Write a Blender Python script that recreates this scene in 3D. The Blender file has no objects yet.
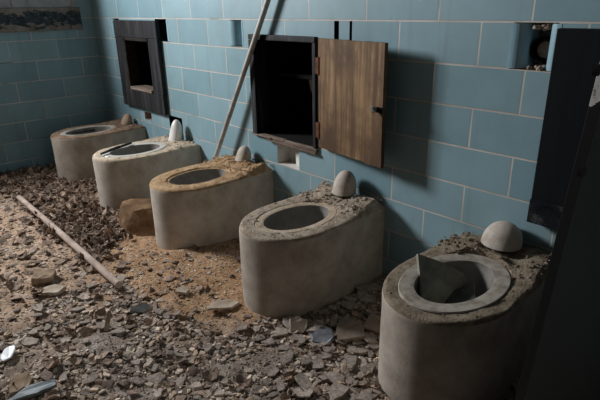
import bpy, bmesh, math, random
from mathutils import Vector, Matrix, noise
random.seed(11)
sc = bpy.context.scene
COL = sc.collection
F = 1.56                      # floor level offset: z measured from the upper tile joint, plus F
W, H = 0.4706, 0.203          # tile module
XL = -4.879                   # left wall
XR, YF, ZC = 2.6, -4.8, 2.05 + F

# ------------------------------------------------------------------ camera
YAW, PITCH, ROLL, FPX = -0.83896, -0.36512, -0.018138, 506.99
CAM = Vector((1.04815, -2.31097, 0.0813 + F))
fw = Vector((math.sin(YAW)*math.cos(PITCH), math.cos(YAW)*math.cos(PITCH), math.sin(PITCH)))
r0 = fw.cross(Vector((0, 0, 1))).normalized(); u0 = r0.cross(fw)
rt = math.cos(ROLL)*r0 + math.sin(ROLL)*u0
up = -math.sin(ROLL)*r0 + math.cos(ROLL)*u0
cd = bpy.data.cameras.new('camera'); co = bpy.data.objects.new('camera', cd); COL.objects.link(co)
cd.sensor_width = 36; cd.lens = FPX*36/600; cd.clip_start = 0.05
m = Matrix((rt, up, -fw)).transposed().to_4x4(); m.translation = CAM
co.matrix_world = m
sc.camera = co
def ray(x, y): return (x-300)/FPX*rt + (200-y)/FPX*up + fw
def on_y(x, y, Y): d = ray(x, y); return CAM + d*((Y-CAM.y)/d.y)
def on_z(x, y, z): d = ray(x, y); return CAM + d*((z-CAM.z)/d.z)

# ------------------------------------------------------------------ materials
def s2l(c):
    return tuple(((v/255)/12.92 if v/255 <= .04045 else (((v/255)+.055)/1.055)**2.4) for v in c) + (1,)
class NT:
    def __init__(s, name):
        s.m = bpy.data.materials.new(name); s.m.use_nodes = True
        s.t = s.m.node_tree; s.t.nodes.clear()
        s.o = s.n('ShaderNodeOutputMaterial'); s.b = s.n('ShaderNodeBsdfPrincipled')
        s.l(s.b.outputs[0], s.o.inputs[0])
    def n(s, k, **kw):
        x = s.t.nodes.new(k)
        for a, v in kw.items(): setattr(x, a, v)
        return x
    def l(s, a, b): s.t.links.new(a, b)
    def coord(s, kind='Object'): return s.n('ShaderNodeTexCoord').outputs[kind]
    def noise(s, vec, scale, detail=5, rough=.6):
        x = s.n('ShaderNodeTexNoise'); s.l(vec, x.inputs['Vector'])
        x.inputs['Scale'].default_value = scale; x.inputs['Detail'].default_value = detail
        x.inputs['Roughness'].default_value = rough; return x.outputs['Fac']
    def ramp(s, fac, stops):
        x = s.n('ShaderNodeValToRGB'); s.l(fac, x.inputs[0]); e = x.color_ramp.elements
        while len(e) < len(stops): e.new(.5)
        for q, (p, c) in zip(e, stops): q.position = p; q.color = c if len(c) == 4 else s2l(c)
        return x.outputs[0]
    def mix(s, fac, a, b, mode='MIX'):
        x = s.n('ShaderNodeMix', data_type='RGBA', blend_type=mode)
        for v, i in ((fac, 0), (a, 6), (b, 7)):
            if hasattr(v, 'links'): s.l(v, x.inputs[i])
            else: x.inputs[i].default_value = v
        return x.outputs[2]
    def math(s, op, a, b=0.0):
        x = s.n('ShaderNodeMath', operation=op)
        for v, i in ((a, 0), (b, 1)):
            if hasattr(v, 'links'): s.l(v, x.inputs[i])
            else: x.inputs[i].default_value = v
        return x.outputs[0]
    def bump(s, h, strength=.3, dist=.01):
        x = s.n('ShaderNodeBump'); x.inputs['Strength'].default_value = strength
        x.inputs['Distance'].default_value = dist; s.l(h, x.inputs['Height']); s.l(x.outputs[0], s.b.inputs['Normal'])
    def fin(s, col, rough=.8, spec=.3, metal=0):
        if hasattr(col, 'links'): s.l(col, s.b.inputs['Base Color'])
        else: s.b.inputs['Base Color'].default_value = col
        if hasattr(rough, 'links'): s.l(rough, s.b.inputs['Roughness'])
        else: s.b.inputs['Roughness'].default_value = rough
        s.b.inputs['Specular IOR Level'].default_value = spec; s.b.inputs['Metallic'].default_value = metal
        return s.m

def tile_mat(name, along):
    t = NT(name); c = t.coord()
    sp = t.n('ShaderNodeSeparateXYZ'); t.l(c, sp.inputs[0])
    if along == 'X': u = t.math('ADD', sp.outputs[0], 20*W)
    else: u = t.math('ADD', t.math('MULTIPLY', sp.outputs[1], -1.0), 20*W - .435)
    v = t.math('ADD', sp.outputs[2], 21*H - F)
    cb = t.n('ShaderNodeCombineXYZ'); t.l(u, cb.inputs[0]); t.l(v, cb.inputs[1])
    # slight wander of the joints
    br = t.n('ShaderNodeTexBrick'); t.l(cb.outputs[0], br.inputs['Vector'])
    br.offset = .5; br.offset_frequency = 2; br.squash = 1
    for k, val in (('Scale', 1), ('Mortar Size', .0048), ('Mortar Smooth', .25), ('Bias', 0), ('Brick Width', W), ('Row Height', H)):
        br.inputs[k].default_value = val
    br.inputs['Color1'].default_value = s2l((127, 160, 171)); br.inputs['Color2'].default_value = s2l((147, 177, 186))
    mort = t.ramp(t.noise(c, 2.3, 3), [(.30, (70, 62, 56)), (.42, (190, 182, 172)), (.6, (214, 208, 200)), (.75, (178, 150, 128))])
    t.l(mort, br.inputs['Mortar'])
    # grime: broad cloudy film, thin runs
    g = t.ramp(t.noise(c, 1.7, 6, .65), [(.3, (255, 255, 255)), (.75, (196, 190, 180))])
    col = t.mix(.55, br.outputs['Color'], g, 'MULTIPLY')
    st = t.n('ShaderNodeMapping'); st.inputs['Scale'].default_value = (9, 9, .8); t.l(c, st.inputs[0])
    runs = t.ramp(t.noise(st.outputs[0], 1.5, 4), [(.55, (255, 255, 255)), (.75, (205, 196, 184))])
    col = t.mix(.28, col, runs, 'MULTIPLY')
    hgt = t.math('SUBTRACT', t.math('MULTIPLY', t.noise(c, 5, 2), .12), br.outputs['Fac'])
    t.bump(hgt, .55, .004)
    rgh = t.math('ADD', t.math('MULTIPLY', t.noise(c, 6, 4), .35), .32)
    return t.fin(col, rgh, .35)

def mottled(name, cols, scale=6, rough=.9, spec=.2, bs=.5, bd=.006, bscale=60, coord='Object', metal=0, perobj=0.0, island=0.0):
    t = NT(name); c = t.coord(coord)
    col = t.ramp(t.noise(c, scale, 7, .68), cols)
    if perobj or island:
        a = t.n('ShaderNodeObjectInfo').outputs['Random']
        b = t.n('ShaderNodeNewGeometry').outputs['Random Per Island']
        r = t.math('FRACT', t.math('ADD', a, b))
        k = perobj or island
        val = t.math('ADD', t.math('MULTIPLY', r, k), 1 - k*.6)
        cbn = t.n('ShaderNodeCombineColor')
        for i in range(3): t.l(val, cbn.inputs[i])
        col = t.mix(1.0, col, cbn.outputs[0], 'MULTIPLY')
    t.bump(t.noise(c, bscale, 5, .7), bs, bd)
    return t.fin(col, rough, spec, metal)

M = {}
M['tileX'] = tile_mat('blue_glazed_tile', 'X')
M['tileY'] = tile_mat('blue_glazed_tile_side', 'Y')
M['tile_plain'] = mottled('blue_bullnose_glaze', [(.3, (130, 164, 176)), (.7, (150, 182, 192))], 8, .35, .4, .1, .002, 30)
M['void'] = mottled('cavity_shade_black', [(.3, (8, 8, 8)), (.7, (20, 18, 17))], 4)  # near-black colour stands in for shade inside the cavities; bolts reuse it
M['niche'] = mottled('broken_clay_body', [(.3, (96, 70, 56)), (.5, (158, 138, 122)), (.7, (196, 184, 170))], 9, .95, .1, .8, .01, 40)
M['niche_white'] = mottled('pale_niche_glaze', [(.25, (176, 150, 134)), (.4, (206, 202, 194)), (.8, (226, 224, 218))], 6, .5, .3, .2, .004, 30)
M['concrete'] = mottled('rough_concrete', [(.25, (144, 132, 119)), (.5, (174, 163, 150)), (.75, (198, 188, 175))], 7, .92, .15, .45, .004, 120)
M['crust_orange'] = mottled('orange_sand_crust', [(.25, (128, 100, 74)), (.5, (186, 152, 116)), (.75, (212, 190, 158))], 14, .97, .08, .9, .012, 70)
M['crust_pale'] = mottled('pale_dust_crust', [(.25, (140, 112, 86)), (.45, (196, 176, 152)), (.75, (222, 208, 190))], 14, .97, .08, .9, .012, 70)
M['crust_grey'] = mottled('grey_dust_crust', [(.25, (108, 92, 78)), (.5, (174, 157, 138)), (.75, (212, 199, 182))], 16, .97, .08, .9, .012, 70)
M['crust_dark'] = mottled('brown_dust_crust', [(.25, (88, 76, 62)), (.5, (146, 131, 112)), (.75, (182, 168, 148))], 16, .97, .08, .9, .012, 70)
M['crust_brown'] = mottled('reddish_dust_crust', [(.25, (92, 70, 54)), (.5, (140, 116, 96)), (.75, (170, 152, 134))], 16, .97, .08, .9, .012, 70)
M['porcelain'] = mottled('dusty_porcelain', [(.3, (176, 168, 156)), (.55, (212, 208, 200)), (.8, (232, 230, 226))], 5, .3, .5, .12, .002, 50)
M['porcelain_dirty'] = mottled('dirty_porcelain', [(.3, (126, 114, 98)), (.5, (170, 162, 148)), (.8, (200, 194, 184))], 9, .45, .4, .3, .003, 60)
M['porcelain_ring'] = mottled('worn_seat_ring', [(.3, (112, 100, 86)), (.5, (166, 156, 142)), (.8, (200, 192, 180))], 14, .85, .3, .3, .003, 60)
M['bowl_grey'] = mottled('grey_bowl_inside', [(.3, (112, 106, 98)), (.55, (146, 142, 136)), (.8, (172, 170, 166))], 5, .4, .4, .15, .002, 50)  # greyer tone for the inside of the bowls
M['spud_white'] = mottled('white_porcelain_cap', [(.3, (206, 198, 188)), (.6, (232, 228, 222))], 6, .35, .45, .15, .002, 50)
M['spud_grey'] = mottled('dust_coated_cap', [(.3, (160, 144, 128)), (.6, (200, 190, 178))], 9, .7, .2, .35, .003, 60)
M['spud_brown'] = mottled('brown_dust_coated_cap', [(.3, (128, 104, 84)), (.6, (176, 152, 128))], 9, .8, .2, .35, .003, 60)
M['dark_timber'] = None
def wood(name, c1, c2, c3, stretch=(1, 1, .07), scale=26, rough=.7, blot=None):
    t = NT(name); c = t.coord()
    mp = t.n('ShaderNodeMapping'); mp.inputs['Scale'].default_value = stretch; t.l(c, mp.inputs[0])
    n = t.noise(mp.outputs[0], scale, 8, .7)
    col = t.ramp(n, [(.28, c1), (.5, c2), (.72, c3)])
    if blot:
        f = t.ramp(t.noise(c, 3.2, 5, .6), [(.42, (0, 0, 0)), (.62, (255, 255, 255))])
        col = t.mix(f, col, s2l(blot))
    t.bump(n, .6, .004)
    return t.fin(col, rough, .25)
M['door_wood'] = wood('weathered_plywood', (58, 42, 29), (122, 94, 64), (168, 138, 102), scale=26, blot=(82, 60, 42))
M['dark_timber'] = wood('black_painted_timber', (13, 13, 15), (31, 31, 34), (82, 79, 77), scale=20)
M['brown_timber'] = wood('rotten_brown_timber', (14, 12, 11), (30, 26, 23), (60, 52, 45), (.08, 1, 1), 26, .9)
M['rot_pale'] = wood('splintered_pale_timber', (66, 54, 46), (120, 104, 92), (176, 160, 146), (.08, 1, 1), 30, .95)
M['panel_black'] = wood('blue_black_panel', (6, 8, 12), (11, 14, 19), (20, 22, 27), scale=14, rough=.95)
M['rust'] = mottled('rusty_hinge', [(.3, (70, 40, 28)), (.7, (136, 84, 58))], 30, .8)
M['knob'] = mottled('worn_chrome', [(.3, (150, 146, 140)), (.7, (196, 194, 190))], 20, .3, .5, .05, .001, 30, metal=.9)
M['pipe'] = mottled('dusty_galvanised_pipe', [(.3, (138, 132, 124)), (.5, (176, 172, 166)), (.75, (200, 198, 192))], 8, .6, .3, .15, .002, 60, metal=.15)
M['pipe_floor'] = mottled('pinkish_dusty_pipe', [(.3, (132, 112, 100)), (.5, (176, 156, 142)), (.75, (198, 182, 170))], 8, .8, .2, .2, .002, 60)
M['plaster'] = mottled('darkened_plaster', [(.3, (36, 34, 32)), (.7, (66, 63, 60))], 3, .95)  # unseen walls coloured dark to cut bounced light
M['ceil'] = mottled('darkened_ceiling', [(.3, (34, 32, 30)), (.7, (64, 61, 58))], 3, .95)  # unseen ceiling kept dark to hold down the bounce
def peeling():
    t = NT('peeling_grey_paint'); c = t.coord()
    mp = t.n('ShaderNodeMapping'); mp.inputs['Scale'].default_value = (1, 1, 2.2); t.l(c, mp.inputs[0])
    sp = t.n('ShaderNodeSeparateXYZ'); t.l(c, sp.inputs[0])
    n = t.noise(mp.outputs[0], 9, 7, .62)
    band = t.math('MULTIPLY', t.math('ABSOLUTE', t.math('SUBTRACT', sp.outputs[2], F + .005)), 2.2)
    f = t.ramp(t.math('SUBTRACT', n, band), [(.36, (0, 0, 0)), (.40, (255, 255, 255))])
    paint = t.ramp(t.noise(c, 5, 6), [(.3, (104, 82, 68)), (.5, (132, 122, 114)), (.75, (154, 148, 142))])
    dark = t.ramp(t.noise(c, 30, 4), [(.3, (34, 40, 44)), (.7, (74, 84, 88))])
    t.bump(f, .6, -.006)
    return t.fin(t.mix(f, paint, dark), .85, .2)
M['peel'] = peeling()
M['sash'] = mottled('grey_sash_paint', [(.3, (120, 116, 114)), (.5, (156, 154, 154)), (.75, (172, 170, 170))], 5, .7)
PE = on_y(559, 228, -1.30)                       # foot of the partition's front edge line
PX1 = PE.x + .018; PSH = .06
def on_part(x, y):
    d = ray(x, y); p = CAM + d*((PX1-CAM.x)/d.x)
    for _ in range(4): p = CAM + d*((PX1 + PSH*(p.z-PE.z) - CAM.x)/d.x)
    return p
PATCH = on_part(584, 109)
def part_mat():
    t = NT('dark_enamel_partition'); c = t.coord()
    base = t.ramp(t.noise(c, 40, 6, .7), [(.3, (11, 11, 11)), (.66, (20, 19, 19)), (.78, (58, 56, 55))])
    sp = t.n('ShaderNodeSeparateXYZ'); t.l(c, sp.inputs[0])
    # bare whitish patch near the top front corner: a worn area with a ragged lower edge
    zz = t.math('ADD', sp.outputs[2], t.math('MULTIPLY', t.noise(c, 40, 4), .05))
    a = t.math('GREATER_THAN', zz, PATCH.z + .02)
    b = t.math('LESS_THAN', zz, PATCH.z + .27)
    yy = t.math('GREATER_THAN', t.math('ADD', sp.outputs[1], t.math('MULTIPLY', t.noise(c, 50, 3), .02)), PATCH.y + .005)
    f = t.math('MULTIPLY', t.math('MULTIPLY', a, b), yy)
    pale = t.ramp(t.noise(c, 55, 6, .75), [(.36, (40, 40, 40)), (.44, (196, 194, 190)), (.75, (224, 222, 218))])
    t.bump(t.noise(c, 90, 3), .15, .002)
    return t.fin(t.mix(f, base, pale), .6, .3)
M['partition'] = part_mat()
M['scuff'] = mottled('scuffed_black_paint', [(.35, (10, 12, 15)), (.55, (30, 32, 34)), (.7, (92, 92, 92))], 14, .9, .15, .3, .002, 60)
def ground_mat():
    t = NT('dust_and_sand'); c = t.coord()
    base = t.ramp(t.noise(c, 9, 8, .7), [(.28, (84, 73, 65)), (.5, (140, 126, 115)), (.72, (190, 177, 166))])
    sand = t.ramp(t.noise(c, 22, 8, .7), [(.28, (118, 88, 64)), (.5, (172, 136, 104)), (.75, (206, 176, 144))])
    tan = t.ramp(t.noise(c, 12, 8, .7), [(.28, (126, 100, 80)), (.5, (178, 150, 126)), (.75, (212, 190, 168))])
    def blob(cx, cy, rx, ry):
        mp = t.n('ShaderNodeMapping', vector_type='POINT')
        mp.inputs['Location'].default_value = (-cx/rx, -cy/ry, 0); mp.inputs['Scale'].default_value = (1/rx, 1/ry, 0)
        t.l(c, mp.inputs[0])
        ln = t.n('ShaderNodeVectorMath', operation='LENGTH'); t.l(mp.outputs[0], ln.inputs[0])
        return t.ramp(t.math('MULTIPLY', t.math('ADD', ln.outputs['Value'], t.math('MULTIPLY', t.noise(c, 4, 5), .7)), .65), [(.0, (255, 255, 255)), (.65, (255, 255, 255)), (1.0, (0, 0, 0))])
    col = t.mix(blob(-3.0, -1.75, 1.5, .85), base, tan)
    col = t.mix(blob(-1.75, -.85, 1.0, .62), col, sand)
    t.bump(t.noise(c, 70, 8, .75), .9, .012)
    return t.fin(col, .97, .08)
M['ground'] = ground_mat()
M['flake'] = mottled('curled_brown_paint', [(.25, (76, 59, 48)), (.5, (134, 112, 96)), (.78, (204, 182, 162))], 5, .8, .25, .3, .003, 60, perobj=.95)
M['chunk'] = mottled('grey_plaster_rubble', [(.25, (116, 102, 92)), (.5, (162, 148, 136)), (.78, (210, 196, 184))], 8, .95, .12, .6, .005, 60, perobj=.8)
M['plate'] = mottled('pinkish_plaster_plate', [(.25, (112, 98, 88)), (.5, (158, 144, 132)), (.78, (204, 192, 180))], 4, .95, .12, .5, .004, 60, perobj=.5)
M['crumb_tan'] = mottled('tan_crumbs', [(.25, (140, 118, 98)), (.5, (196, 174, 152)), (.78, (232, 220, 204))], 9, .95, .1, .5, .004, 60, perobj=.7)
M['slate'] = mottled('blue_grey_slate', [(.3, (84, 92, 94)), (.5, (112, 122, 124)), (.75, (138, 146, 146))], 9, .55, .4, .2, .003, 50)
M['slate_dark'] = mottled('dark_slate', [(.3, (58, 60, 56)), (.5, (84, 84, 78)), (.75, (112, 110, 102))], 9, .7, .3, .3, .003, 50)
M['slate_face'] = mottled('lit_slate', [(.3, (116, 114, 102)), (.5, (150, 148, 134)), (.75, (178, 174, 160))], 9, .9, .2, .3, .003, 50)  # paler slate colour stands in for light on the upright piece
M['white_chip'] = mottled('white_glaze_chip', [(.3, (206, 206, 204)), (.6, (232, 234, 236))], 9, .35, .45, .1, .002, 50)
M['pale_slab'] = mottled('pale_plaster_slab', [(.3, (150, 130, 112)), (.5, (186, 170, 152)), (.75, (212, 200, 186))], 9, .95, .1, .5, .004, 50)
M['pinkish_slab'] = mottled('pinkish_plaster_slab', [(.3, (116, 100, 88)), (.5, (152, 136, 122)), (.75, (176, 162, 148))], 9, .95, .1, .5, .004, 50)
M['tan_block'] = mottled('tan_block', [(.3, (116, 96, 78)), (.5, (156, 134, 112)), (.75, (190, 172, 150))], 9, .95, .1, .6, .006, 40)
M['lump'] = mottled('tan_brown_lump', [(.25, (70, 52, 38)), (.5, (116, 90, 66)), (.75, (160, 132, 102))], 6, .95, .1, .7, .012, 24)
M['blue_grey_sheet'] = mottled('blue_grey_crumple', [(.3, (90, 92, 98)), (.5, (132, 134, 140)), (.75, (164, 166, 172))], 12, .6, .35, .5, .006, 40)

# ------------------------------------------------------------------ helpers
def mesh_obj(name, bm, mat, parent=None, smooth=False, loc=None):
    me = bpy.data.meshes.new(name); bm.normal_update(); bm.to_mesh(me); bm.free()
    for mm in (mat if isinstance(mat, (list, tuple)) else [mat]): me.materials.append(mm)
    if smooth:
        for p in me.polygons: p.use_smooth = True
        me.set_sharp_from_angle(angle=math.radians(38))
    o = bpy.data.objects.new(name, me); COL.objects.link(o)
    if loc is not None: o.location = loc
    if parent: o.parent = parent
    return o
def tag(o, label, cat, group=None, kind=None):
    o['label'] = label; o['category'] = cat
    if group: o['group'] = group
    if kind: o['kind'] = kind
    return o
def empty(name, loc, label, cat, group=None):
    o = bpy.data.objects.new(name, None); COL.objects.link(o); o.location = loc; o.empty_display_size = .1
    return tag(o, label, cat, group)
def box(bm, x0, x1, y0, y1, z0, z1, bev=0, mi=0):
    g = bmesh.ops.create_cube(bm, size=1)
    vs = g['verts']
    for v in vs: v.co = Vector(((x0+x1)/2 + v.co.x*(x1-x0), (y0+y1)/2 + v.co.y*(y1-y0), (z0+z1)/2 + v.co.z*(z1-z0)))
    es = list({e for v in vs for e in v.link_edges})
    for f in {f for v in vs for f in v.link_faces}: f.material_index = mi
    if bev: bmesh.ops.bevel(bm, geom=es, offset=bev, segments=2, affect='EDGES', profile=.6)
    return vs
def tube(bm, pts, rad, n=16, cap=True):
    rings = []
    for i, p in enumerate(pts):
        d = (pts[min(i+1, len(pts)-1)] - pts[max(i-1, 0)]).normalized()
        a = d.orthogonal().normalized() if i == 0 else (a - d*a.dot(d)).normalized()
        b = d.cross(a); r = rad[i] if isinstance(rad, (list, tuple)) else rad
        rings.append([bm.verts.new(p + r*(math.cos(2*math.pi*k/n)*a + math.sin(2*math.pi*k/n)*b)) for k in range(n)])
    for r1, r2 in zip(rings, rings[1:]):
        for k in range(n): bm.faces.new((r1[k], r1[(k+1) % n], r2[(k+1) % n], r2[k]))
    if cap: bm.faces.new(rings[0][::-1]); bm.faces.new(rings[-1])
    return rings
def rough(bm, amt, scale, seed=0, zonly=False):
    for v in bm.verts:
        n = noise.noise_vector(v.co*scale + Vector((seed, seed*2.3, 1.7)))
        if zonly: v.co.z += n.z*amt
        else: v.co += n*amt
def struct(o): o['kind'] = 'structure'; return o

# ------------------------------------------------------------------ main tiled wall with recesses
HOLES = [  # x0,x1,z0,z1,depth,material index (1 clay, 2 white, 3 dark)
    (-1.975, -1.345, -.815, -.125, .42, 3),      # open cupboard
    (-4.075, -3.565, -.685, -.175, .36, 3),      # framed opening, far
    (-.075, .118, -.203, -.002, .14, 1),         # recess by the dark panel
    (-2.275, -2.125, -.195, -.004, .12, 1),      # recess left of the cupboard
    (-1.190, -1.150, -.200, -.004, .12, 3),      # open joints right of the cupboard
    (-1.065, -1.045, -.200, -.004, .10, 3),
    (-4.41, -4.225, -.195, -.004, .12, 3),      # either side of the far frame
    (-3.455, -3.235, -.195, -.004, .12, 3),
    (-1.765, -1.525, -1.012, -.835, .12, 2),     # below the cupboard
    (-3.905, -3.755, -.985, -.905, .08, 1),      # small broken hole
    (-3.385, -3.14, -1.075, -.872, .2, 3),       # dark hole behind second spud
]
xs = sorted({XL, XR} | {h[0] for h in HOLES} | {h[1] for h in HOLES})
zs = sorted({-F, ZC - F} | {h[2] for h in HOLES} | {h[3] for h in HOLES})
def hole_at(x, z):
    for i, h in enumerate(HOLES):
        if h[0] < x < h[1] and h[2] < z < h[3]: return h
    return None
bm = bmesh.new()
def quad(ps, mi):
    f = bm.faces.new([bm.verts.new(p) for p in ps]); f.material_index = mi
for xa, xb in zip(xs, xs[1:]):
    for za, zb in zip(zs, zs[1:]):
        if hole_at((xa+xb)/2, (za+zb)/2): continue
        quad([(xa, 0, za+F), (xb, 0, za+F), (xb, 0, zb+F), (xa, 0, zb+F)], 0)
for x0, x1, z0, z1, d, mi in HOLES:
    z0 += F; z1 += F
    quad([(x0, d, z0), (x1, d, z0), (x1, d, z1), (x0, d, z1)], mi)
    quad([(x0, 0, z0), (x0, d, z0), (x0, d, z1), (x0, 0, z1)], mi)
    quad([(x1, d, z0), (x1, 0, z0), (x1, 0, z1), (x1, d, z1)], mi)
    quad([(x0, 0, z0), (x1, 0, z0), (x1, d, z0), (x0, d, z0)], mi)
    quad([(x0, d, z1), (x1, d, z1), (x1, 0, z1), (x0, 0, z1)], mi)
quad([(XL, .5, 0), (XL, .5, ZC), (XR, .5, ZC), (XR, .5, 0)], 4)
quad([(XL, 0, ZC), (XR, 0, ZC), (XR, .5, ZC), (XL, .5, ZC)], 4)
bmesh.ops.remove_doubles(bm, verts=bm.verts, dist=1e-5)
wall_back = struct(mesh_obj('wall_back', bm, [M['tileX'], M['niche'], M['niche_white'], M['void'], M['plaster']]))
# rounded tile jambs of the recesses
def bullnose(x, z0, z1, side, r=.04, dep=.13):
    """curved glazed return: starts flush at x, curls back into the recess; side +1 curls towards +x"""
    b = bmesh.new(); pr = []
    for k in range(9):
        a = math.pi/2*k/8
        pr.append((x + side*r*math.sin(a), r*(1-math.cos(a)) - .0015))
    pr.append((x + side*r, dep)); pr.append((x, dep)); pr.append((x - side*.012, -.0015))
    lo = [b.verts.new((px, py, z0+F)) for px, py in pr]; hi = [b.verts.new((px, py, z1+F)) for px, py in pr]
    n = len(pr)
    for k in range(n): b.faces.new((lo[k], lo[(k+1) % n], hi[(k+1) % n], hi[k]))
    b.faces.new(lo[::-1]); b.faces.new(hi)
    bmesh.ops.recalc_face_normals(b, faces=b.faces)
    o = struct(mesh_obj('bullnose_jamb', b, M['tile_plain'], wall_back))
    return o
bullnose(-.075, -.2, -.006, 1, .06); bullnose(.118, -.2, -.006, -1, .04)
bullnose(-2.275, -.19, -.008, 1, .07, .11); bullnose(-2.125, -.19, -.008, -1, .012, .11)
bullnose(-4.41, -.19, -.008, 1, .04, .11); bullnose(-3.235, -.19, -.008, -1, .05, .11)
b = bmesh.new()   # concave pale back of the lower recess
pr = [(-1.765 + .24*k/10, .11 - .075*math.sin(max(0, (k-3)/7)*math.pi/2)) for k in range(11)]
lo = [b.verts.new((x, y, -1.010+F)) for x, y in pr]; hi = [b.verts.new((x, y, -.837+F)) for x, y in pr]
for k in range(10): b.faces.new((lo[k], lo[k+1], hi[k+1], hi[k]))
struct(mesh_obj('curved_niche_tile', b, M['niche_white'], wall_back, True))
# crumbled mortar and the pipe end inside the right recess
b = bmesh.new()
for z in (-.195, -.02):
    for k in range(16):
        r = random.uniform(.008, .016)
        g = bmesh.ops.create_icosphere(b, subdivisions=1, radius=r, matrix=Matrix.Translation((random.uniform(-.01, .07), random.uniform(.01, .1), z+F+random.uniform(-.003, .01))))
rough(b, .006, 50, 3)
struct(mesh_obj('crumbled_mortar', b, M['niche'], wall_back))
b = bmesh.new()
tube(b, [Vector((.035, .14, -.115+F)), Vector((.035, .05, -.115+F))], .05, 20, False)
struct(mesh_obj('pipe_stub', b, M['void'], wall_back, True))

b = bmesh.new(); tube(b, [Vector((.04, .138, -.12+F)), Vector((.04, .085, -.12+F))], .036, 20, True)
struct(mesh_obj('pipe_plug', b, M['niche'], wall_back))
# ------------------------------------------------------------------ left wall with the window
WY0, WY1, WZ0, WZ1 = -2.85, -1.60, .60, 1.85     # opening
T = .26
b = bmesh.new()
def q2(ps, mi=0):
    f = b.faces.new([b.verts.new(p) for p in ps]); f.material_index = mi
ys = [YF, WY0, WY1, 0]; zz = [0, WZ0+F, WZ1+F, ZC]
for i in range(3):
    for j in range(3):
        if i == 1 and j == 1: continue
        q2([(XL, ys[i], zz[j]), (XL, ys[i+1], zz[j]), (XL, ys[i+1], zz[j+1]), (XL, ys[i], zz[j+1])])
        q2([(XL-T, ys[i], zz[j]), (XL-T, ys[i], zz[j+1]), (XL-T, ys[i+1], zz[j+1]), (XL-T, ys[i+1], zz[j])], 1)
a0, a1, c0, c1 = WY0, WY1, WZ0+F, WZ1+F
q2([(XL, a0, c0), (XL, a1, c0), (XL-T, a1, c0), (XL-T, a0, c0)], 1)
q2([(XL, a0, c1), (XL-T, a0, c1), (XL-T, a1, c1), (XL, a1, c1)], 1)
q2([(XL, a0, c0), (XL-T, a0, c0), (XL-T, a0, c1), (XL, a0, c1)], 1)
q2([(XL, a1, c0), (XL, a1, c1), (XL-T, a1, c1), (XL-T, a1, c0)], 1)
q2([(XL, 0, 0), (XL-T, 0, 0), (XL-T, 0, ZC), (XL, 0, ZC)], 1)
struct(mesh_obj('wall_left', b, [M['tileY'], M['plaster']]))
# window: peeling sill board, sash with bars
win = struct(bpy.data.objects.new('window_1', None)); COL.objects.link(win); win.location = (0, 0, 0)
b = bmesh.new(); box(b, XL-.02, XL+.022, WY0-.12, -.14, -.115+F, .112+F, .006)
struct(mesh_obj('sill_board', b, M['peel'], win))
b = bmesh.new()
box(b, XL-.01, XL+.008, -1.575, -.155, .114+F, 1.85+F, .003); box(b, XL-.01, XL+.014, WY0-.1, -1.58, .114+F, .595+F, .003)
struct(mesh_obj('boarding', b, M['sash'], win))
b = bmesh.new()
for y in (WY0+.03, WY1-.03): box(b, XL-.05, XL-.02, y-.03, y+.03, WZ0+.062+F, WZ1-.062+F, .004)
for z in (WZ0+.03, WZ1-.03): box(b, XL-.05, XL-.02, WY0, WY1, z-.03+F, z+.03+F, .004)
box(b, XL-.045, XL-.025, -2.24, -2.215, WZ0+.062+F, WZ1-.062+F, .002)
struct(mesh_obj('sash', b, M['sash'], win))
b = bmesh.new(); box(b, XL, XL+.012, -.215, -.175, .116+F, 1.8+F, .003); box(b, XL, XL+.014, -.8, -.77, .116+F, 1.8+F, .003)
for v in b.verts: v.co.x += .008
struct(mesh_obj('batten', b, M['sash'], win))

# ------------------------------------------------------------------ rest of the room shell
b = bmesh.new(); box(b, XL-T, XR+.2, YF-.2, .5, ZC, ZC+.15); struct(mesh_obj('ceiling', b, M['ceil']))
b = bmesh.new()   # unseen right wall, opening added for the fill light
DY0, DY1, DZ = -2.1, -1.2, 2.1
for y0, y1, z0, z1 in ((YF-.2, DY0, 0, ZC), (DY1, .5, 0, ZC), (DY0, DY1, DZ, ZC)): box(b, XR, XR+.2, y0, y1, z0, z1)
struct(mesh_obj('wall_right', b, M['plaster']))
b = bmesh.new(); box(b, XL-T, XR+.2, YF-.2, YF, 0, ZC); struct(mesh_obj('wall_front', b, M['plaster']))

# ------------------------------------------------------------------ ground
def g_height(x, y):
    p = Vector((x, y, 0))
    h = .025 + .030*noise.noise(p*1.6 + Vector((3, 1, 0))) + .018*noise.noise(p*5) + .009*noise.noise(p*14) + .005*noise.noise(p*32)
    h += .035*math.exp(-(((x+1.8)/.45)**2 + ((y+.75)/.4)**2))      # sand heap before the third toilet
    h += .03*math.exp(-(((x+3.0)/.9)**2 + ((y+.9)/.5)**2))
    return h
b = bmesh.new(); GX0, GX1, GY0, GY1, ST = XL, XR, YF, 0.0, .032
nx = int((1.2-GX0)/ST); ny = int((GY1+2.7)/ST)
gr = [[b.verts.new((GX0+(1.2-GX0)*i/nx, -2.7+2.7*j/ny, g_height(GX0+(1.2-GX0)*i/nx, -2.7+2.7*j/ny))) for j in range(ny+1)] for i in range(nx+1)]
for i in range(nx):
    for j in range(ny): b.faces.new((gr[i][j], gr[i+1][j], gr[i+1][j+1], gr[i][j+1]))
fz = .0
def gq(ps): b.faces.new([b.verts.new(p) for p in ps])
gq([(GX0, YF, 0), (XR, YF, 0), (XR, -2.7, 0), (GX0, -2.7, 0)]); gq([(1.2, -2.7, 0), (XR, -2.7, 0), (XR, 0, 0), (1.2, 0, 0)])
bb = box(b, XL-T, XR+.2, YF-.2, .5, -.15, -.06)
struct(mesh_obj('floor', b, M['ground'], smooth=True))

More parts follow.
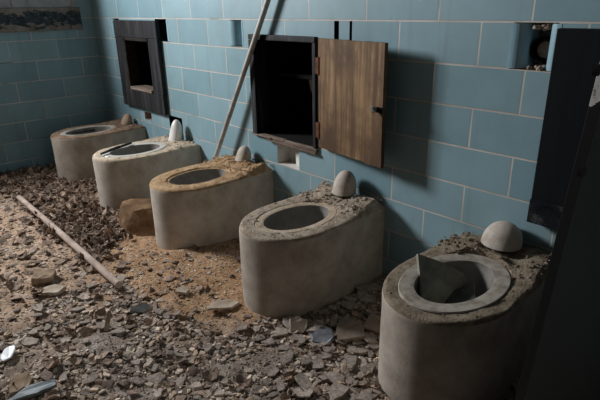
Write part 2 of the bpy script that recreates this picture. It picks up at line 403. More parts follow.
# ------------------------------------------------------------------ toilets
ZT = -1.065 + F     # rim height
def plan(n=72):
    """outline around the seat centre, one point per direction (closed), y=0 at the wall"""
    poly = []
    for k in range(12): poly.append((.250 + .024*math.sin(k/11*math.pi/2), -.50*k/11))
    for k in range(1, 40):
        a = math.pi*k/40; poly.append((.274*math.cos(a), -.50 - .365*math.sin(a)**.94))
    for k in range(12): q = 11-k; poly.append((-(.250 + .024*math.sin(q/11*math.pi/2)), -.50*q/11))
    c = (0, -.50); out = []
    angs = [2*math.pi*k/n for k in range(n)]
    for cx_ in (.25, -.25):
        angs.append(math.atan2(.50, cx_) % (2*math.pi))
    angs = sorted(angs)
    segs = list(zip(poly, poly[1:]+poly[:1]))
    for a in angs:
        dx, dy = math.cos(a), math.sin(a); best = None
        for (x1, y1), (x2, y2) in segs:
            ex, ey = x2-x1, y2-y1; den = dx*ey - dy*ex
            if abs(den) < 1e-9: continue
            t = ((x1-c[0])*ey - (y1-c[1])*ex)/den; s = ((x1-c[0])*dy - (y1-c[1])*dx)/den
            if t > 0 and -1e-6 <= s <= 1+1e-6: best = max(best or 0, t)
        out.append((a, c[0]+dx*best, c[1]+dy*best))
    return out
PLAN = plan()
CY = -.50
OA, OB = .142, .222
def loops(bm_, rings, close_last=False, mi=None):
    vr = [[bm_.verts.new(p) for p in r] for r in rings]
    n = len(vr[0])
    for i, (r1, r2) in enumerate(zip(vr, vr[1:])):
        for k in range(n):
            f = bm_.faces.new((r1[k], r1[(k+1) % n], r2[(k+1) % n], r2[k]))
            if mi: f.material_index = mi[i]
    if close_last: bm_.faces.new(vr[-1])
    return vr
def crumb(bm_, p, r, flat=.6, rng=random):
    g = bmesh.ops.create_icosphere(bm_, subdivisions=1, radius=r)
    rot = Matrix.Rotation(rng.uniform(0, 6.28), 3, 'Z') @ Matrix.Rotation(rng.uniform(-.6, .6), 3, 'X')
    sx, sy, sz = rng.uniform(.7, 1.5), rng.uniform(.6, 1.1), flat*rng.uniform(.6, 1.2)
    for v in g['verts']:
        q = v.co.copy()*rng.uniform(.75, 1.2); q = Vector((q.x*sx, q.y*sy, q.z*sz)); v.co = rot @ q + p
def toilet(cx, label, crust, ring_w, ring_up, spud_mat, spud, heap, seed, dz=0.0, ncr=420, body=None, bowlmat=None):
    rng = random.Random(seed)
    t = empty('toilet', (cx, -.001, 0), label, 'toilet', 'row of concrete toilets')
    zt = ZT + dz
    bm_ = bmesh.new(); rings = []
    for z, s in ((-.05, 1.0), (.03, 1.0), (.10, 1.0), (.20, 1.0), (.30, 1.0), (.40, 1.0), (zt-.028, 1.0), (zt-.012, .994), (zt-.003, .98)):
        rings.append([(x*s, min((y-CY)*s+CY, -.001), z) for a, x, y in PLAN])
    oa, ob = OA+ring_w, OB+ring_w*1.15
    nb = len(rings)
    def top(x, y, k):   # debris-crusted top surface
        n = noise.noise(Vector((x*9+seed, y*9, seed*.7))); n2 = noise.noise(Vector((x*28+seed, y*28, 2.1)))
        back = max(0, min(1, (y+.34)/.24)); back = back*back*(3-2*back)
        return zt + (n*.006 + n2*.004)*k + heap*back*k*(.6+.5*n) + .004*k
    for s in (.94, .8, .6, .4, .2, .06):
        r = []
        for a, x, y in PLAN:
            ex, ey = oa*math.cos(a), CY + ob*math.sin(a)
            px_, py_ = ex + (x*.98-ex)*s, ey + (min((y-CY)*.98+CY, -.001)-ey)*s
            r.append((px_, py_, top(px_, py_, min(1, (1-s)*5))))
        rings.append(r)
    rings.append([(oa*math.cos(a), CY+ob*math.sin(a), zt-.002) for a, x, y in PLAN])
    rings.append([(oa*.97*math.cos(a), CY+ob*.97*math.sin(a), zt-.06) for a, x, y in PLAN])
    vr = loops(bm_, rings, mi=[0]*(nb-2) + [1]*9)
    for v in bm_.verts:
        if v.co.z < zt-.02 and v.co.y < -.02:
            n = noise.noise_vector(v.co*7 + Vector((seed, 0, 0))); v.co += Vector((n.x, n.y, 0))*.004
    bmesh.ops.recalc_face_normals(bm_, faces=bm_.faces)
    bo = mesh_obj('concrete_body', bm_, [body or M['concrete'], crust], t, True)
    # porcelain bowl: seat ring, then the inside
    bm_ = bmesh.new(); rr = []
    for sc_, z in ((0, -.03), (0, ring_up-.004), (.06, ring_up), (.55, ring_up-.001), (.88, ring_up-.002), (.97, ring_up-.004), (1.0, -.03)):
        w_ = ring_w*(1-sc_)
        rr.append([((OA+w_)*math.cos(a), CY+(OB+w_*1.15)*math.sin(a), zt+z) for a, x, y in PLAN])
    for k, z in ((.97, -.07), (.93, -.12), (.80, -.19), (.55, -.24), (.25, -.255)):
        rr.append([(OA*k*math.cos(a), CY+.02*(1-k)*2+OB*k*math.sin(a), zt+z) for a, x, y in PLAN])
    loops(bm_, rr, close_last=True, mi=[0]*5+[1]*7)
    bmesh.ops.recalc_face_normals(bm_, faces=bm_.faces)
    mesh_obj('bowl', bm_, [bowlmat or M['porcelain'], M['bowl_grey']], t, True)['label'] = 'porcelain bowl and seat ring'
    # flush cap at the wall
    bm_ = bmesh.new(); wd, ht, lean, yb = spud
    rs = []
    for k in range(13):
        f = 1-(1-k/12)**1.6; prof = max(.05, (1.0 - f**2.6)**.5)*(1.06-.06*f); z = zt + heap*.8 + ht*f
        rs.append([(wd*.5*prof*math.cos(a), yb - lean*(1-f)**2 + wd*.46*prof*math.sin(a), z) for a in [2*math.pi*i/24 for i in range(24)]])
    loops(bm_, rs, close_last=True); bmesh.ops.recalc_face_normals(bm_, faces=bm_.faces)
    so = mesh_obj('flush_cap', bm_, spud_mat, t, True)
    # crumbs of dirt stuck on the rim: one layer
    bm_ = bmesh.new(); c = 0
    while c < ncr:
        x, y = rng.uniform(-.28, .28), rng.uniform(-.87, -.02)
        e = math.hypot(x/(oa-.01), (y-CY)/(ob-.01))
        hw = .242 + .02*min(1, -y/.3)
        if y > -.5: ok = abs(x) < hw
        else: ok = math.hypot(x/.26, (y+.5)/.35) < 1
        if not ok or e < 1: continue
        if rng.random() > (.35 if y < -.3 else 1): continue
        r = rng.choice([.003, .004, .004, .005, .006, .008, .011]) if y > -.3 else rng.choice([.003, .003, .004, .006])
        crumb(bm_, Vector((x, y, top(x, y, 1)+r*.2)), r, .6, rng); c += 1
    o = mesh_obj('dirt_crumbs', bm_, crust, t); o['kind'] = 'stuff'
    return t
M['concrete_pale'] = mottled('pale_concrete', [(.25, (154, 143, 131)), (.5, (186, 176, 163)), (.75, (206, 198, 187))], 7, .92, .15, .45, .004, 120)
toilet(-4.17, 'farthest concrete toilet in the corner by the left wall, reddish dust on its rim', M['crust_brown'], .05, .004, M['spud_brown'], (.12, .10, .02, -.075), .01, 1, body=M['concrete'], bowlmat=M['porcelain_dirty'])
toilet(-3.105, 'second farthest concrete toilet, tall white flush cap standing before a dark wall hole', M['crust_pale'], .055, .006, M['spud_white'], (.125, .19, .03, -.08), .015, 2, body=M['concrete_pale'])
toilet(-2.075, 'middle concrete toilet of the row, its rim thick with orange sand', M['crust_orange'], .018, -.003, M['spud_grey'], (.12, .105, .02, -.075), .05, 3, ncr=700, bowlmat=M['crust_orange'], body=M['concrete_pale'])
toilet(-.995, 'concrete toilet below the open wooden cupboard door, grey dust and thin white ring on rim', M['crust_grey'], .045, .001, M['spud_grey'], (.15, .14, .02, -.085), .06, 4, ncr=520, bowlmat=M['crust_pale'])
toilet(.045, 'nearest concrete toilet beside the dark partition, broken slates lying in its bowl', M['crust_dark'], .068, .010, M['spud_grey'], (.18, .105, .02, -.08), .065, 5, ncr=330, bowlmat=M['porcelain_ring'])

# ------------------------------------------------------------------ open cupboard in the wall
cb = empty('wall_cupboard', (-1.66, 0, -.815+F), 'open wall cupboard with dark interior and weathered plywood door swung right', 'cupboard')
def lobj(name, bm_, mat, par, smooth=False):
    """mesh given in world coordinates, stored relative to its thing's base"""
    for v in bm_.verts: v.co -= par.location
    return mesh_obj(name, bm_, mat, par, smooth)
b = bmesh.new()
box(b, -2.02, -1.335, -.028, .06, -.135+F, -.098+F, .004)      # head
box(b, -2.02, -1.965, -.028, .10, -.815+F, -.137+F, .004)      # left stile
box(b, -1.362, -1.335, -.022, .10, -.815+F, -.137+F, .003)
rough(b, .003, 25, 2)
lobj('frame', b, M['dark_timber'], cb)
b = bmesh.new()
for i in range(7):    # rotten sill splinters
    x0 = -2.03 + .09*i; L = random.uniform(.2, .33); z = -.835 + F + random.uniform(-.022, .016); y = -.024 + random.uniform(-.008, .01)
    box(b, x0, min(x0+L, -1.33), y, y+.035, z, z+random.uniform(.009, .02), .002)
box(b, -2.0, -1.34, -.018, .03, -.835+F, -.815+F, .003)
rough(b, .006, 16, 5)
lobj('sill', b, M['rot_pale'], cb)
b = bmesh.new(); box(b, -1.97, -1.35, .16, .41, -.40+F, -.375+F, .003); lobj('shelf', b, M['void'], cb)  # shelf takes the cavity black, so its shade is in the colour
b = bmesh.new(); tube(b, [Vector((-1.60, .33, -.815+F)), Vector((-1.62, .33, -.60+F)), Vector((-1.68, .32, -.48+F)), Vector((-1.70, .32, -.405+F))], .045, 14)
lobj('waste_pipe', b, M['pipe'], cb, True)
HX, HY, TH = -1.288, -.024, math.radians(9)
hd = Vector((math.cos(TH), -math.sin(TH), 0)); hn = Vector((math.sin(TH), math.cos(TH), 0))
b = bmesh.new(); DW = .607
ncol, nrow = 14, 14
def dpt(u, v, n):   # panel with a chewed lower edge and ragged sides
    zt_, zb_ = -.105+F, -.788+F
    z = zb_ + (zt_-zb_)*v
    w = DW
    if u == 1: w += .007*noise.noise(Vector((0, v*9, 3))) - .006*v
    if v == 0: z += .010*noise.noise(Vector((u*8, 0, 1)))
    if v == 1: z += .004*noise.noise(Vector((u*9, 2, 1)))
    return Vector((HX, HY, 0)) + hd*(u*w) + hn*n + Vector((0, 0, z))
for n_, flip in ((-.012, False), (.012, True)):
    g = [[b.verts.new(dpt(i/ncol, j/nrow, n_)) for j in range(nrow+1)] for i in range(ncol+1)]
    for i in range(ncol):
        for j in range(nrow):
            q = (g[i][j], g[i+1][j], g[i+1][j+1], g[i][j+1]); b.faces.new(q[::-1] if flip else q)
    if not flip: ga = g
border = lambda g: [g[i][0] for i in range(ncol+1)] + [g[ncol][j] for j in range(1, nrow+1)] + [g[i][nrow] for i in range(ncol-1, -1, -1)] + [g[0][j] for j in range(nrow-1, 0, -1)]
b1, b2 = border(ga), border(g)
for k in range(len(b1)): b.faces.new((b1[k], b2[k], b2[(k+1) % len(b1)], b1[(k+1) % len(b1)]))
bmesh.ops.recalc_face_normals(b, faces=b.faces)
door = lobj('door', b, M['door_wood'], cb)
kb = Vector((HX, HY, -.455+F)) + hd*(DW-.045)
b = bmesh.new(); tube(b, [kb - hn*.012, kb - hn*.03, kb - hn*.032, kb - hn*.045, kb - hn*.055], [.008, .008, .018, .020, .012], 14)
for v in b.verts: v.co -= cb.location
mesh_obj('knob', b, M['knob'], door, True)
b = bmesh.new(); kk = kb + hd*.022 - hn*.016; box(b, kk.x-.022, kk.x+.02, kk.y-.006, kk.y+.006, kk.z-.018, kk.z+.012, .002)
for v in b.verts: v.co -= cb.location
mesh_obj('latch_plate', b, M['panel_black'], door)
for z in (-.27, -.68):
    b = bmesh.new(); tube(b, [Vector((HX+.002, HY-.012, z+F-.055)), Vector((HX+.002, HY-.012, z+F+.055))], .008, 10)
    box(b, HX-.03, HX, HY-.012, HY-.008, z+F-.05, z+F+.05)
    for v in b.verts: v.co -= cb.location
    mesh_obj('hinge', b, M['rust'], door)

# ------------------------------------------------------------------ far framed opening
fr = empty('service_hatch', (-3.82, 0, -.87+F), 'black timber frame around a dark wall opening above the far toilets', 'frame')
b = bmesh.new()
X0, X1, Z0_, Z1_ = -4.275, -3.375, -.868, -.018
box(b, X0, X1, -.045, -.001, -.175+F, Z1_+F, .005); box(b, X0, X1, -.045, -.001, Z0_+F, -.69+F, .005)
box(b, X0, -4.075, -.043, -.001, -.688+F, -.177+F, .004); box(b, -3.565, X1, -.043, -.001, -.688+F, -.177+F, .004)
rough(b, .003, 14, 4); lobj('frame', b, M['dark_timber'], fr)
b = bmesh.new()
box(b, -4.078, -4.04, -.052, .06, -.66+F, -.18+F, .003); box(b, -4.078, -3.56, -.052, .06, -.205+F, -.176+F, .003)
lobj('inner_lip', b, M['brown_timber'], fr)
b = bmesh.new(); box(b, -4.035, -3.58, -.056, .10, -.685+F, -.655+F, .004); rough(b, .003, 22, 9)
lobj('ledge', b, M['rot_pale'], fr)['label'] = 'pale worn ledge'
b = bmesh.new(); box(b, -3.80, -3.60, .14, .17, -.64+F, -.22+F, .004); lobj('back_board', b, M['brown_timber'], fr)

# near dark panel
pn = empty('closed_hatch', (.5, 0, -.89+F), 'blue-black wall panel with scuffed foot between the nearest toilet and the partition', 'panel')
b = bmesh.new(); box(b, .130, .98, -.045, -.001, -.885+F, -.022+F, .005); rough(b, .002, 12, 6)
lobj('board', b, M['panel_black'], pn)
b = bmesh.new(); box(b, .129, .97, -.049, -.0455, -.888+F, -.775+F, .001); rough(b, .002, 25, 7)
lobj('scuffed_foot_strip', b, M['scuff'], pn)

# ------------------------------------------------------------------ partition at the right
pt = empty('stall_partition', (PE.x, -.7, 0), 'dark stall partition at the right with a scuffed white patch near its top', 'partition')
b = bmesh.new(); box(b, PE.x-.002, PX1, PE.y, -.07, -.03, .62+F, .001)
for v in b.verts: v.co.x += PSH*(v.co.z - PE.z)
o = lobj('panel', b, M['partition'], pt)
# material works in object space; keep world numbers by moving the mesh back
o.data.transform(Matrix.Translation(pt.location)); o.location = -pt.location
for px_, py_, rr_ in ((582, 171, .011), (597, 70, .010)):
    p = on_part(px_, py_)
    b = bmesh.new(); tube(b, [p + Vector((-.004, 0, 0)), p + Vector((.004, 0, 0)), p + Vector((.006, 0, 0))], [rr_, rr_, rr_*.6], 12)
    lobj('bolt', b, M['void'], pt)

# ------------------------------------------------------------------ pipes
pa = on_y(217, 153, -.085); pb = on_y(268, 0, -.05)
dd = (pa - pb).normalized()
base = pa + dd*((pa.z - .045)/-dd.z)
topp = pb - dd*1.0
tag(mesh_obj('pipe', (lambda b_: (tube(b_, [base-base, (topp-base)], .019, 16), b_)[1])(bmesh.new()), M['pipe'], None, True, base),
    'long grey pipe leaning upright against the blue tiled wall', 'pipe')
p1 = on_z(19, 197, .075); p2 = on_z(119, 285, .075)
p1.z = g_height(p1.x, p1.y)+.05; p2.z = g_height(p2.x, p2.y)+.05
b = bmesh.new(); tube(b, [Vector((0, 0, 0)), (p2-p1)*.5+Vector((0, 0, .004)), p2-p1], .023, 16)
tag(mesh_obj('pipe', b, M['pipe_floor'], None, True, p1), 'long straight dusty pipe lying across the rubble on the floor', 'pipe')

# ------------------------------------------------------------------ rubble
FOOT = [(-4.17,), (-3.105,), (-2.075,), (-.995,), (.045,)]
def blocked(x, y, m_=.0):
    for (c,) in FOOT:
        if y > -.5 - m_ and abs(x-c) < .29+m_: return True
        if math.hypot((x-c)/(.29+m_), (y+.5)/(.37+m_)) < 1: return True
    return abs(x-.6) < .14 and y > -1.35
def proj(p):
    v = p - CAM; z = v.dot(fw)
    return (300 + FPX*v.dot(rt)/z, 200 - FPX*v.dot(up)/z, z)
def seen(x, y):
    u, v, z = proj(Vector((x, y, .04)))
    return z > 0 and -12 < u < 600 and v < 415
def near_view(x, y):
    u, v, z = proj(Vector((x, y, .04)))
    return z > .4 and -330 < u < 760 and v < 640
def zone(x, y):
    n = noise.noise(Vector((x*2.2, y*2.2, 5)))*.25
    if math.hypot((x+1.66)/.82, (y+.74)/.52) + n*1.6 < 1: return 'sand'
    if x > -1.02 + n and y > -1.02 + n*.5: return 'gap'
    if x < -2.15 + n*.8 and y > -1.36 + n*.3: return 'dark'
    if x < -1.88 + n*.8: return 'tan'
    return 'grey'
def plate(rng, r, th, curl, nv=7):
    """irregular broken plate: list of verts, faces"""
    pts = []
    for k in range(nv):
        a = 2*math.pi*(k + rng.uniform(-.3, .3))/nv; q = r*rng.uniform(.6, 1.15)
        pts.append((q*math.cos(a)*1.2, q*math.sin(a)*.85))
    V = []
    def zc(x, y): return curl*(x*x)/r + curl*.3*y*x/r
    for s, sh in ((1, .93), (-1, 1.0)):
        for x, y in pts: V.append(Vector((x*sh, y*sh, zc(x, y) + s*th/2*rng.uniform(.8, 1.15))))
        for x, y in pts: V.append(Vector((x*.45, y*.45, zc(x*.45, y*.45) + s*th/2*rng.uniform(.9, 1.3))))
        V.append(Vector((0, 0, s*th/2*1.1)))
    Fc = []; n = nv; o2 = 2*n+1
    for k in range(n):
        k2 = (k+1) % n
        Fc += [(k, k2, n+k2, n+k), (n+k, n+k2, 2*n), (o2+k2, o2+k, o2+n+k, o2+n+k2), (o2+n+k2, o2+n+k, o2+2*n), (k2, k, o2+k, o2+k2)]
    return V, Fc
def mesh_from(name, V, Fc, mat):
    me = bpy.data.meshes.new(name); me.from_pydata([tuple(v) for v in V], [], Fc); me.materials.append(mat); return me
rng = random.Random(5)
def variants(name, mat, n, th, curl, nv):
    return [mesh_from(name, *plate(rng, 1.0, rng.uniform(*th), rng.uniform(*curl), rng.choice(nv)), mat) for _ in range(n)]
FL = variants('paint_flake', M['flake'], 14, (.05, .10), (-.85, .85), (6, 7, 8, 9))
PL = variants('plaster_plate', M['plate'], 14, (.10, .22), (-.12, .15), (5, 6, 7, 8))
CH = variants('plaster_chunk', M['chunk'], 14, (.16, .40), (-.15, .15), (5, 6, 7))
def rotm(tilt):
    return Matrix.Rotation(rng.uniform(0, 6.283), 3, 'Z') @ Matrix.Rotation(rng.uniform(-tilt, tilt), 3, 'X') @ Matrix.Rotation(rng.uniform(-tilt, tilt), 3, 'Y')
LAB = {
 ('flake', 'gap'): ('curled paint flake on the floor between the two nearest toilets', 'paint flakes between the two nearest toilets'),
 ('chunk', 'gap'): ('small plaster chunk on the floor between the two nearest toilets', 'plaster chunks between the two nearest toilets'),
 ('plate', 'gap'): ('flat pinkish plaster plate lying between the two nearest toilets', 'plaster plates between the two nearest toilets'),
 ('plate', 'grey'): ('flat thin plaster plate in the rubble of the foreground floor', 'plaster plates in the foreground rubble'),
 ('flake', 'dark'): ('curled dark paint flake in the dense litter before the farthest toilets', 'paint flakes before the farthest toilets'),
 ('flake', 'tan'): ('curled paint flake on the pale dusty floor left of the floor pipe', 'paint flakes on the pale dust at the far left'),
 ('flake', 'grey'): ('thin paint flake among the grey rubble of the foreground floor', 'paint flakes in the foreground rubble'),
 ('flake', 'sand'): ('curled paint flake on the orange sand before the middle toilet', 'paint flakes on the orange sand'),
 ('chunk', 'grey'): ('grey plaster chunk in the rubble of the foreground floor', 'plaster chunks in the foreground rubble'),
 ('chunk', 'tan'): ('plaster chunk on the pale dusty floor left of the floor pipe', 'plaster chunks on the pale dust at the far left'),
 ('chunk', 'sand'): ('plaster chunk on the orange sand before the middle toilet', 'plaster chunks on the orange sand'),
 ('chunk', 'dark'): ('plaster chunk in the dark litter before the farthest toilets', 'plaster chunks in the dark litter'),
}
cells = {}
def free(x, y, r):
    i, j = int(x/.12), int(y/.12)
    for a in (-1, 0, 1):
        for c in (-1, 0, 1):
            for (X, Y, R) in cells.get((i+a, j+c), ()):
                if math.hypot(X-x, Y-y) < (R+r)*.62: return False
    cells.setdefault((i, j), []).append((x, y, r)); return True
cands = []
for _ in range(19000):
    x, y = rng.uniform(XL+.08, .52), rng.uniform(-2.62, -.08)
    if not near_view(x, y) or blocked(x, y, .035): continue
    z = zone(x, y); u = rng.random()
    if z == 'dark': k, r = ('flake', rng.uniform(.035, .088)) if u < .95 else ('chunk', rng.uniform(.02, .035))
    elif z == 'tan':
        if u < .74: continue
        k, r = ('flake', rng.uniform(.018, .05)) if u < .91 else ('chunk', rng.uniform(.012, .026))
    elif z == 'sand':
        if u < .88: continue
        k, r = ('flake', rng.uniform(.016, .034)) if u < .94 else ('chunk', rng.uniform(.010, .022))
    elif z == 'gap':
        if u < .2: continue
        k, r = ('plate', rng.uniform(.028, .075)) if u < .62 else (('flake', rng.uniform(.018, .04)) if u < .75 else ('chunk', rng.uniform(.013, .028)))
    elif noise.noise(Vector((x*4, y*4, 9))) + .35 < rng.random()*.8: continue
    elif u < .22: k, r = 'plate', rng.uniform(.022, .052)
    else: k, r = ('flake', rng.uniform(.018, .046)) if u < .60 else ('chunk', rng.uniform(.013, .030) * (1.6 if rng.random() < .10 else 1))
    pz = proj(Vector((x, y, 0)))[2]
    cands.append((k, z, x, y, r, r/pz))
placed = []
for c in cands:
    if free(c[2], c[3], c[4]): placed.append(c)
indiv = {'flake': [], 'chunk': [], 'plate': []}
placed.sort(key=lambda c: -c[5])
rest = []
for c in placed:
    if seen(c[2], c[3]) and len(indiv[c[0]]) < 298: indiv[c[0]].append(c)
    else: rest.append(c)
proto = {}
def pose(k, r, x, y):
    if k == 'plate': t = .22; lift = .014
    elif k == 'flake': t = rng.choice([.2, .35, .6]); lift = .012
    else: t = .25; lift = r*.14
    return rotm(t), Vector((x, y, g_height(x, y) + lift))
for k, me_list, nm in (('flake', FL, 'paint_flake'), ('chunk', CH, 'plaster_chunk'), ('plate', PL, 'plaster_plate')):
    for (kk_, z, x, y, r, _) in indiv[k]:
        me = rng.choice(me_list)
        if me.name not in proto: proto[me.name] = bpy.data.objects.new(nm, me); o = proto[me.name]
        else: o = proto[me.name].copy()
        COL.objects.link(o)
        R, p = pose(k, r, x, y)
        o.rotation_euler = R.to_euler(); o.location = p; o.scale = (r, r, r)
        tag(o, LAB[(k, z)][0], {'flake': 'paint flake', 'chunk': 'rubble chunk', 'plate': 'plaster plate'}[k], LAB[(k, z)][1])
def bake(name, items, mat, label, cat):
    V, Fc = [], []
    for (R, p, r, vf) in items:
        o_ = len(V); V += [R @ (v*r) + p for v in vf[0]]; Fc += [tuple(i+o_ for i in f) for f in vf[1]]
    me = mesh_from(name, V, Fc, mat); o = bpy.data.objects.new(name, me); COL.objects.link(o)
    return tag(o, label, cat, None, 'stuff')
fl_vf = [plate(rng, 1.0, rng.uniform(.05, .10), rng.uniform(-.95, .95), rng.choice((6, 7, 8))) for _ in range(24)]
ch_vf = [plate(rng, 1.0, rng.uniform(.2, .5), 0, rng.choice((5, 6))) for _ in range(24)]
it = {'flake': [], 'chunk': [], 'plate': []}
for (k, z, x, y, r, _) in rest:
    R, p = pose(k, r, x, y); it[k].append((R, p, r, rng.choice(fl_vf if k == 'flake' else ch_vf)))
tan = []
for _ in range(80000):          # the fine rubble between the larger pieces
    x, y = rng.uniform(XL+.06, .54), rng.uniform(-2.65, -.05)
    if not near_view(x, y) or blocked(x, y, .01): continue
    if not seen(x, y) and rng.random() < .35: continue
    z = zone(x, y); u = rng.random()
    if z == 'sand':
        if u < .6: continue
        r = rng.uniform(.003, .009)
    elif z == 'dark':
        if u < .5: continue
        r = rng.uniform(.014, .044)
    else: r = rng.choice([rng.uniform(.003, .007), rng.uniform(.005, .011), rng.uniform(.011, .022)])
    if z == 'tan':
        if u < .5: continue
        r = rng.uniform(.003, .010)
    if z == 'grey' and noise.noise(Vector((x*4, y*4, 9))) < -.12 and r > .009: continue
    p = Vector((x, y, g_height(x, y) + r*.25 + (.006 if z == 'dark' else 0)))
    if z == 'dark': it['flake'].append((rotm(.7), p, r, rng.choice(fl_vf)))
    elif z in ('grey', 'gap') and u < .38: it['chunk'].append((rotm(.5), p, r, rng.choice(ch_vf)))
    elif z in ('grey', 'gap') and u < .62: it['flake'].append((rotm(.6), p, r, rng.choice(fl_vf)))
    else: tan.append((rotm(.5), p, r, rng.choice(ch_vf)))
it['chunk'] += it['plate']
bake('paint_flake_litter', it['flake'], M['flake'], 'small paint flakes littering the whole floor', 'paint flakes')
bake('plaster_rubble', it['chunk'], M['chunk'], 'fine grey plaster rubble over the foreground floor', 'rubble')
bake('crumb_gravel', tan, M['crumb_tan'], 'tan crumbs and grit scattered over the floor dust', 'grit')

# pieces that stand out
def slab(name, px_, py_, outline, th, mat, label, cat, tilt=(0, 0), rot=0, lift=.03, zref=.05, amt=.006):
    c = on_z(px_, py_, zref); b_ = bmesh.new()
    top_ = [b_.verts.new((x, y, th/2)) for x, y in outline]; bot = [b_.verts.new((x*1.03, y*1.03, -th/2)) for x, y in outline]
    b_.faces.new(top_); b_.faces.new(bot[::-1]); n = len(outline)
    for k in range(n): b_.faces.new((top_[k], bot[k], bot[(k+1) % n], top_[(k+1) % n]))
    bmesh.ops.recalc_face_normals(b_, faces=b_.faces)
    bmesh.ops.subdivide_edges(b_, edges=b_.edges, cuts=3, use_grid_fill=True)
    rough(b_, amt, 30, px_*.1)
    o = mesh_obj(name, b_, mat)
    c.z = g_height(c.x, c.y) + lift*.62 if zref < .3 else zref
    o.location = c; o.rotation_euler = (tilt[0], tilt[1], rot)
    return tag(o, label, cat)
A45 = -YAW
slab('slate_piece', 33, 390, [(-.10, -.045), (.03, -.03), (.10, .0), (.09, .028), (-.02, .02)], .022, M['slate'], 'blue-grey slate piece on the rubble at the bottom left', 'slate piece', (.25, -.1), A45+.12, .045)
slab('white_chip', 8, 351, [(-.045, -.03), (.0, -.04), (.05, -.01), (.045, .03), (-.01, .035), (-.05, .01)], .008, M['white_chip'], 'bright white chip on the rubble at the left edge', 'chip', (.3, .1), -.6, .045)
slab('plaster_lump', 298, 325, [(-.035, -.04), (.03, -.045), (.045, -.01), (.05, .03), (.02, .028), (0, .045), (-.045, .03)], .03, M['pale_slab'], 'pale grey plaster lump on the floor before the toilet under the cupboard door', 'plaster lump', (.7, .1), A45, .05)
slab('crumpled_sheet', 322, 337, [(-.05, -.04), (.03, -.05), (.06, -.01), (.05, .045), (.0, .05), (-.055, .02)], .02, M['blue_grey_sheet'], 'crumpled blue-grey scrap beside the pale lump before the fourth toilet', 'scrap', (.35, .1), A45, .045, amt=.012)
slab('plaster_slab', 350, 331, [(-.08, -.055), (.06, -.065), (.075, .05), (.03, .06), (-.06, .055)], .02, M['pinkish_slab'], 'flat pinkish plaster slab on the floor between the two nearest toilets', 'plaster slab', (.12, -.05), A45+.2, .035)
slab('plaster_slab', 375, 325, [(-.06, -.05), (.05, -.06), (.06, .04), (-.03, .06)], .018, M['pinkish_slab'], 'brown plaster slab touching the left side of the nearest toilet', 'plaster slab', (.2, .1), A45-.3, .035)
slab('plaster_slab', 222, 303, [(-.09, -.025), (.05, -.04), (.10, -.0), (.06, .035), (-.06, .03)], .016, M['pale_slab'], 'pale long plaster slab left of the fourth toilet foot', 'plaster slab', (.1, .1), A45+.35, .03)
slab('dark_slate_piece', 142, 309, [(-.07, -.03), (.02, -.035), (.08, .0), (.03, .035), (-.06, .02)], .012, M['slate_dark'], 'dark slate piece in the rubble below the end of the floor pipe', 'slate piece', (.3, .2), A45+.4, .04)
slab('tan_block', 44, 279, [(-.06, -.05), (.06, -.05), (.065, .04), (-.055, .05)], .075, M['tan_block'], 'tan broken block on the dusty floor left of the floor pipe', 'block', (.15, .1), A45+.3, .035, amt=.01)
slab('tan_slab', 54, 290, [(-.07, -.03), (.03, -.04), (.07, .01), (.0, .04), (-.06, .02)], .022, M['pale_slab'], 'pale flat slab just below the tan broken block', 'plaster slab', (.2, 0), A45+.2, .03)
slab('wood_splinter', 108, 326, [(-.012, -.05), (.010, -.05), (.014, .06), (-.006, .055)], .008, M['tan_block'], 'thin tan splinter sticking up from the foreground rubble', 'splinter', (.9, .2), A45+.2, .055)
slab('plaster_slab', 20, 382, [(-.05, -.05), (.02, -.055), (.05, .0), (.04, .05), (-.03, .05)], .025, M['tan_block'], 'tan plaster slab beside the blue-grey slate at the bottom left', 'plaster slab', (.2, .1), A45+.6, .03)
slab('plaster_slab', 182, 292, [(-.035, -.02), (.03, -.025), (.045, .01), (.0, .03), (-.03, .02)], .018, M['pale_slab'], 'small whitish plaster slab on the edge of the orange sand', 'plaster slab', (.2, .1), A45, .03)
# slates lying in the nearest bowl
tx, ty = .035, 0
def plate_at(name, pts, th, mat, label, cat):
    P = [Vector(p) for p in pts]; c = sum(P, Vector())/len(P)
    nrm = (P[1]-P[0]).cross(P[2]-P[0]).normalized(); b_ = bmesh.new()
    a_ = [b_.verts.new(p - c + nrm*th/2) for p in P]; d_ = [b_.verts.new(p - c - nrm*th/2) for p in P]
    b_.faces.new(a_); b_.faces.new(d_[::-1]); n = len(P)
    for k in range(n): b_.faces.new((a_[k], d_[k], d_[(k+1) % n], a_[(k+1) % n]))
    bmesh.ops.recalc_face_normals(b_, faces=b_.faces)
    return tag(mesh_obj(name, b_, mat, None, False, c), label, cat)
plate_at('slate_piece', [tuple(on_z(417, 254, ZT+.075)), tuple(on_z(421, 300, ZT-.075)), tuple(on_z(440, 307, ZT-.14)), tuple(on_z(468, 292, ZT-.13)), tuple(on_z(463, 274, ZT-.03)), tuple(on_z(443, 263, ZT+.03))], .012, M['slate_face'], 'tall broken slate standing upright in the bowl of the nearest toilet', 'slate piece')
plate_at('slate_piece', [(-.03, -.47, ZT-.13), (.08, -.60, ZT-.15), (.13, -.46, ZT-.07), (.06, -.36, ZT-.05)], .012, M['slate_dark'], 'second slate lying low in the nearest bowl behind the upright one', 'slate piece')
plate_at('plaster_slab', [(.0, -.66, ZT-.16), (.09, -.62, ZT-.14), (.08, -.52, ZT-.15), (.0, -.54, ZT-.17)], .02, M['crust_dark'], 'brown slab at the bottom of the nearest bowl', 'plaster slab')
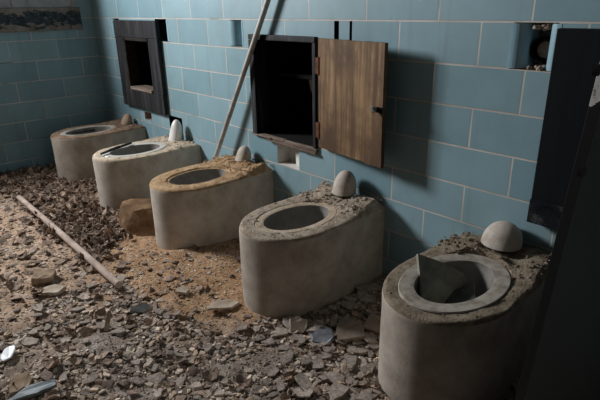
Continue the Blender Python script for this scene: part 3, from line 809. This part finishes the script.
# chips on the rim of the nearest toilet
def rimchip(px_, py_, s, mat, label, tilt=.1):
    c = on_z(px_, py_, ZT+.015)
    V, Fc = plate(rng, s, s*.3, .05, 6); o = bpy.data.objects.new('plaster_chip', mesh_from('plaster_chip', V, Fc, mat)); COL.objects.link(o)
    o.location = c + Vector((0, 0, s*.2)); o.rotation_euler = (tilt, 0, rng.uniform(0, 3)); return tag(o, label, 'chip', 'chips on the nearest toilet top')
rimchip(466, 242, .05, M['pale_slab'], 'largest pale chip on the nearest toilet top, left of its flush cap')
rimchip(461, 249, .022, M['pale_slab'], 'small pale chip in front of the largest chip on the nearest toilet', .4)
rimchip(524, 257, .028, M['pale_slab'], 'pale chip right of the flush cap on the nearest toilet', .3)
rimchip(515, 252, .018, M['tan_block'], 'tan chip touching the right foot of the nearest flush cap', .2)
rimchip(490, 252, .014, M['pale_slab'], 'tiny pale chip just before the nearest flush cap', .2)
# stick along the second toilet's rim, and on the farthest
def stick(a, c, r, mat, label):
    b_ = bmesh.new(); m_ = (a+c)/2
    tube(b_, [a-m_, Vector((0, 0, .004)), c-m_], [r*.6, r, r*.7], 8); rough(b_, .002, 40, 1)
    return tag(mesh_obj('stick', b_, mat, None, False, m_), label, 'stick')
stick(on_z(101, 154, ZT+.022), on_z(131, 143, ZT+.022), .014, M['dark_timber'], 'dark stick lying along the rim of the second farthest toilet')
stick(on_z(72, 133, ZT+.02), on_z(95, 130, ZT+.02), .013, M['dark_timber'], 'dark stick lying across the rim of the farthest toilet')
# lump between second and third toilet
c = Vector((-2.545, -.79, 0)); b = bmesh.new()
rs = []
for k in range(10):
    f = k/9; rad = .225*(1-.42*f) if f < .8 else .149*math.sqrt(max(0.003, 1-((f-.8)/.2)**2*.97))
    rs.append([(rad*math.cos(a)*1.15, rad*math.sin(a)*.8, -.03+.25*min(f*1.15, 1.0)+.02*max(0, f-.85)) for a in [2*math.pi*i/40 for i in range(40)]])
loops(b, rs, close_last=True); rough(b, .022, 6, 4); rough(b, .012, 18, 6); rough(b, .005, 45, 6)
bmesh.ops.recalc_face_normals(b, faces=b.faces)
tag(mesh_obj('debris_lump', b, M['lump'], None, True, c), 'tan brown crumpled lump on the floor between the second farthest and middle toilets', 'debris lump')

# ------------------------------------------------------------------ light
def area(name, loc, rot, sx, sy, power, col):
    l = bpy.data.lights.new(name, 'AREA'); l.shape = 'RECTANGLE'; l.size = sx; l.size_y = sy; l.energy = power; l.color = col
    o = bpy.data.objects.new(name, l); COL.objects.link(o); o.location = loc; o.rotation_euler = rot
    return o
area('daylight_window', (XL-.07, -2.28, 1.24+F), (0, math.radians(-90), 0), 1.0, .85, 318, (.95, .97, 1))
area('fill_light_right', (XR+.1, -1.65, 1.1), (0, math.radians(90), 0), 1.9, .85, 13, (1, .96, .9))  # added fill from an unseen opening, lifts the dark faces at the right
w = bpy.data.worlds.new('sky'); sc.world = w; w.use_nodes = True
bg = w.node_tree.nodes['Background']; bg.inputs[0].default_value = (.75, .86, 1, 1); bg.inputs[1].default_value = .6
sc.view_settings.view_transform = 'Standard'; sc.view_settings.look = 'None'
sc.view_settings.gamma = 1; sc.view_settings.use_curve_mapping = False
sc.view_settings.exposure = 0.0
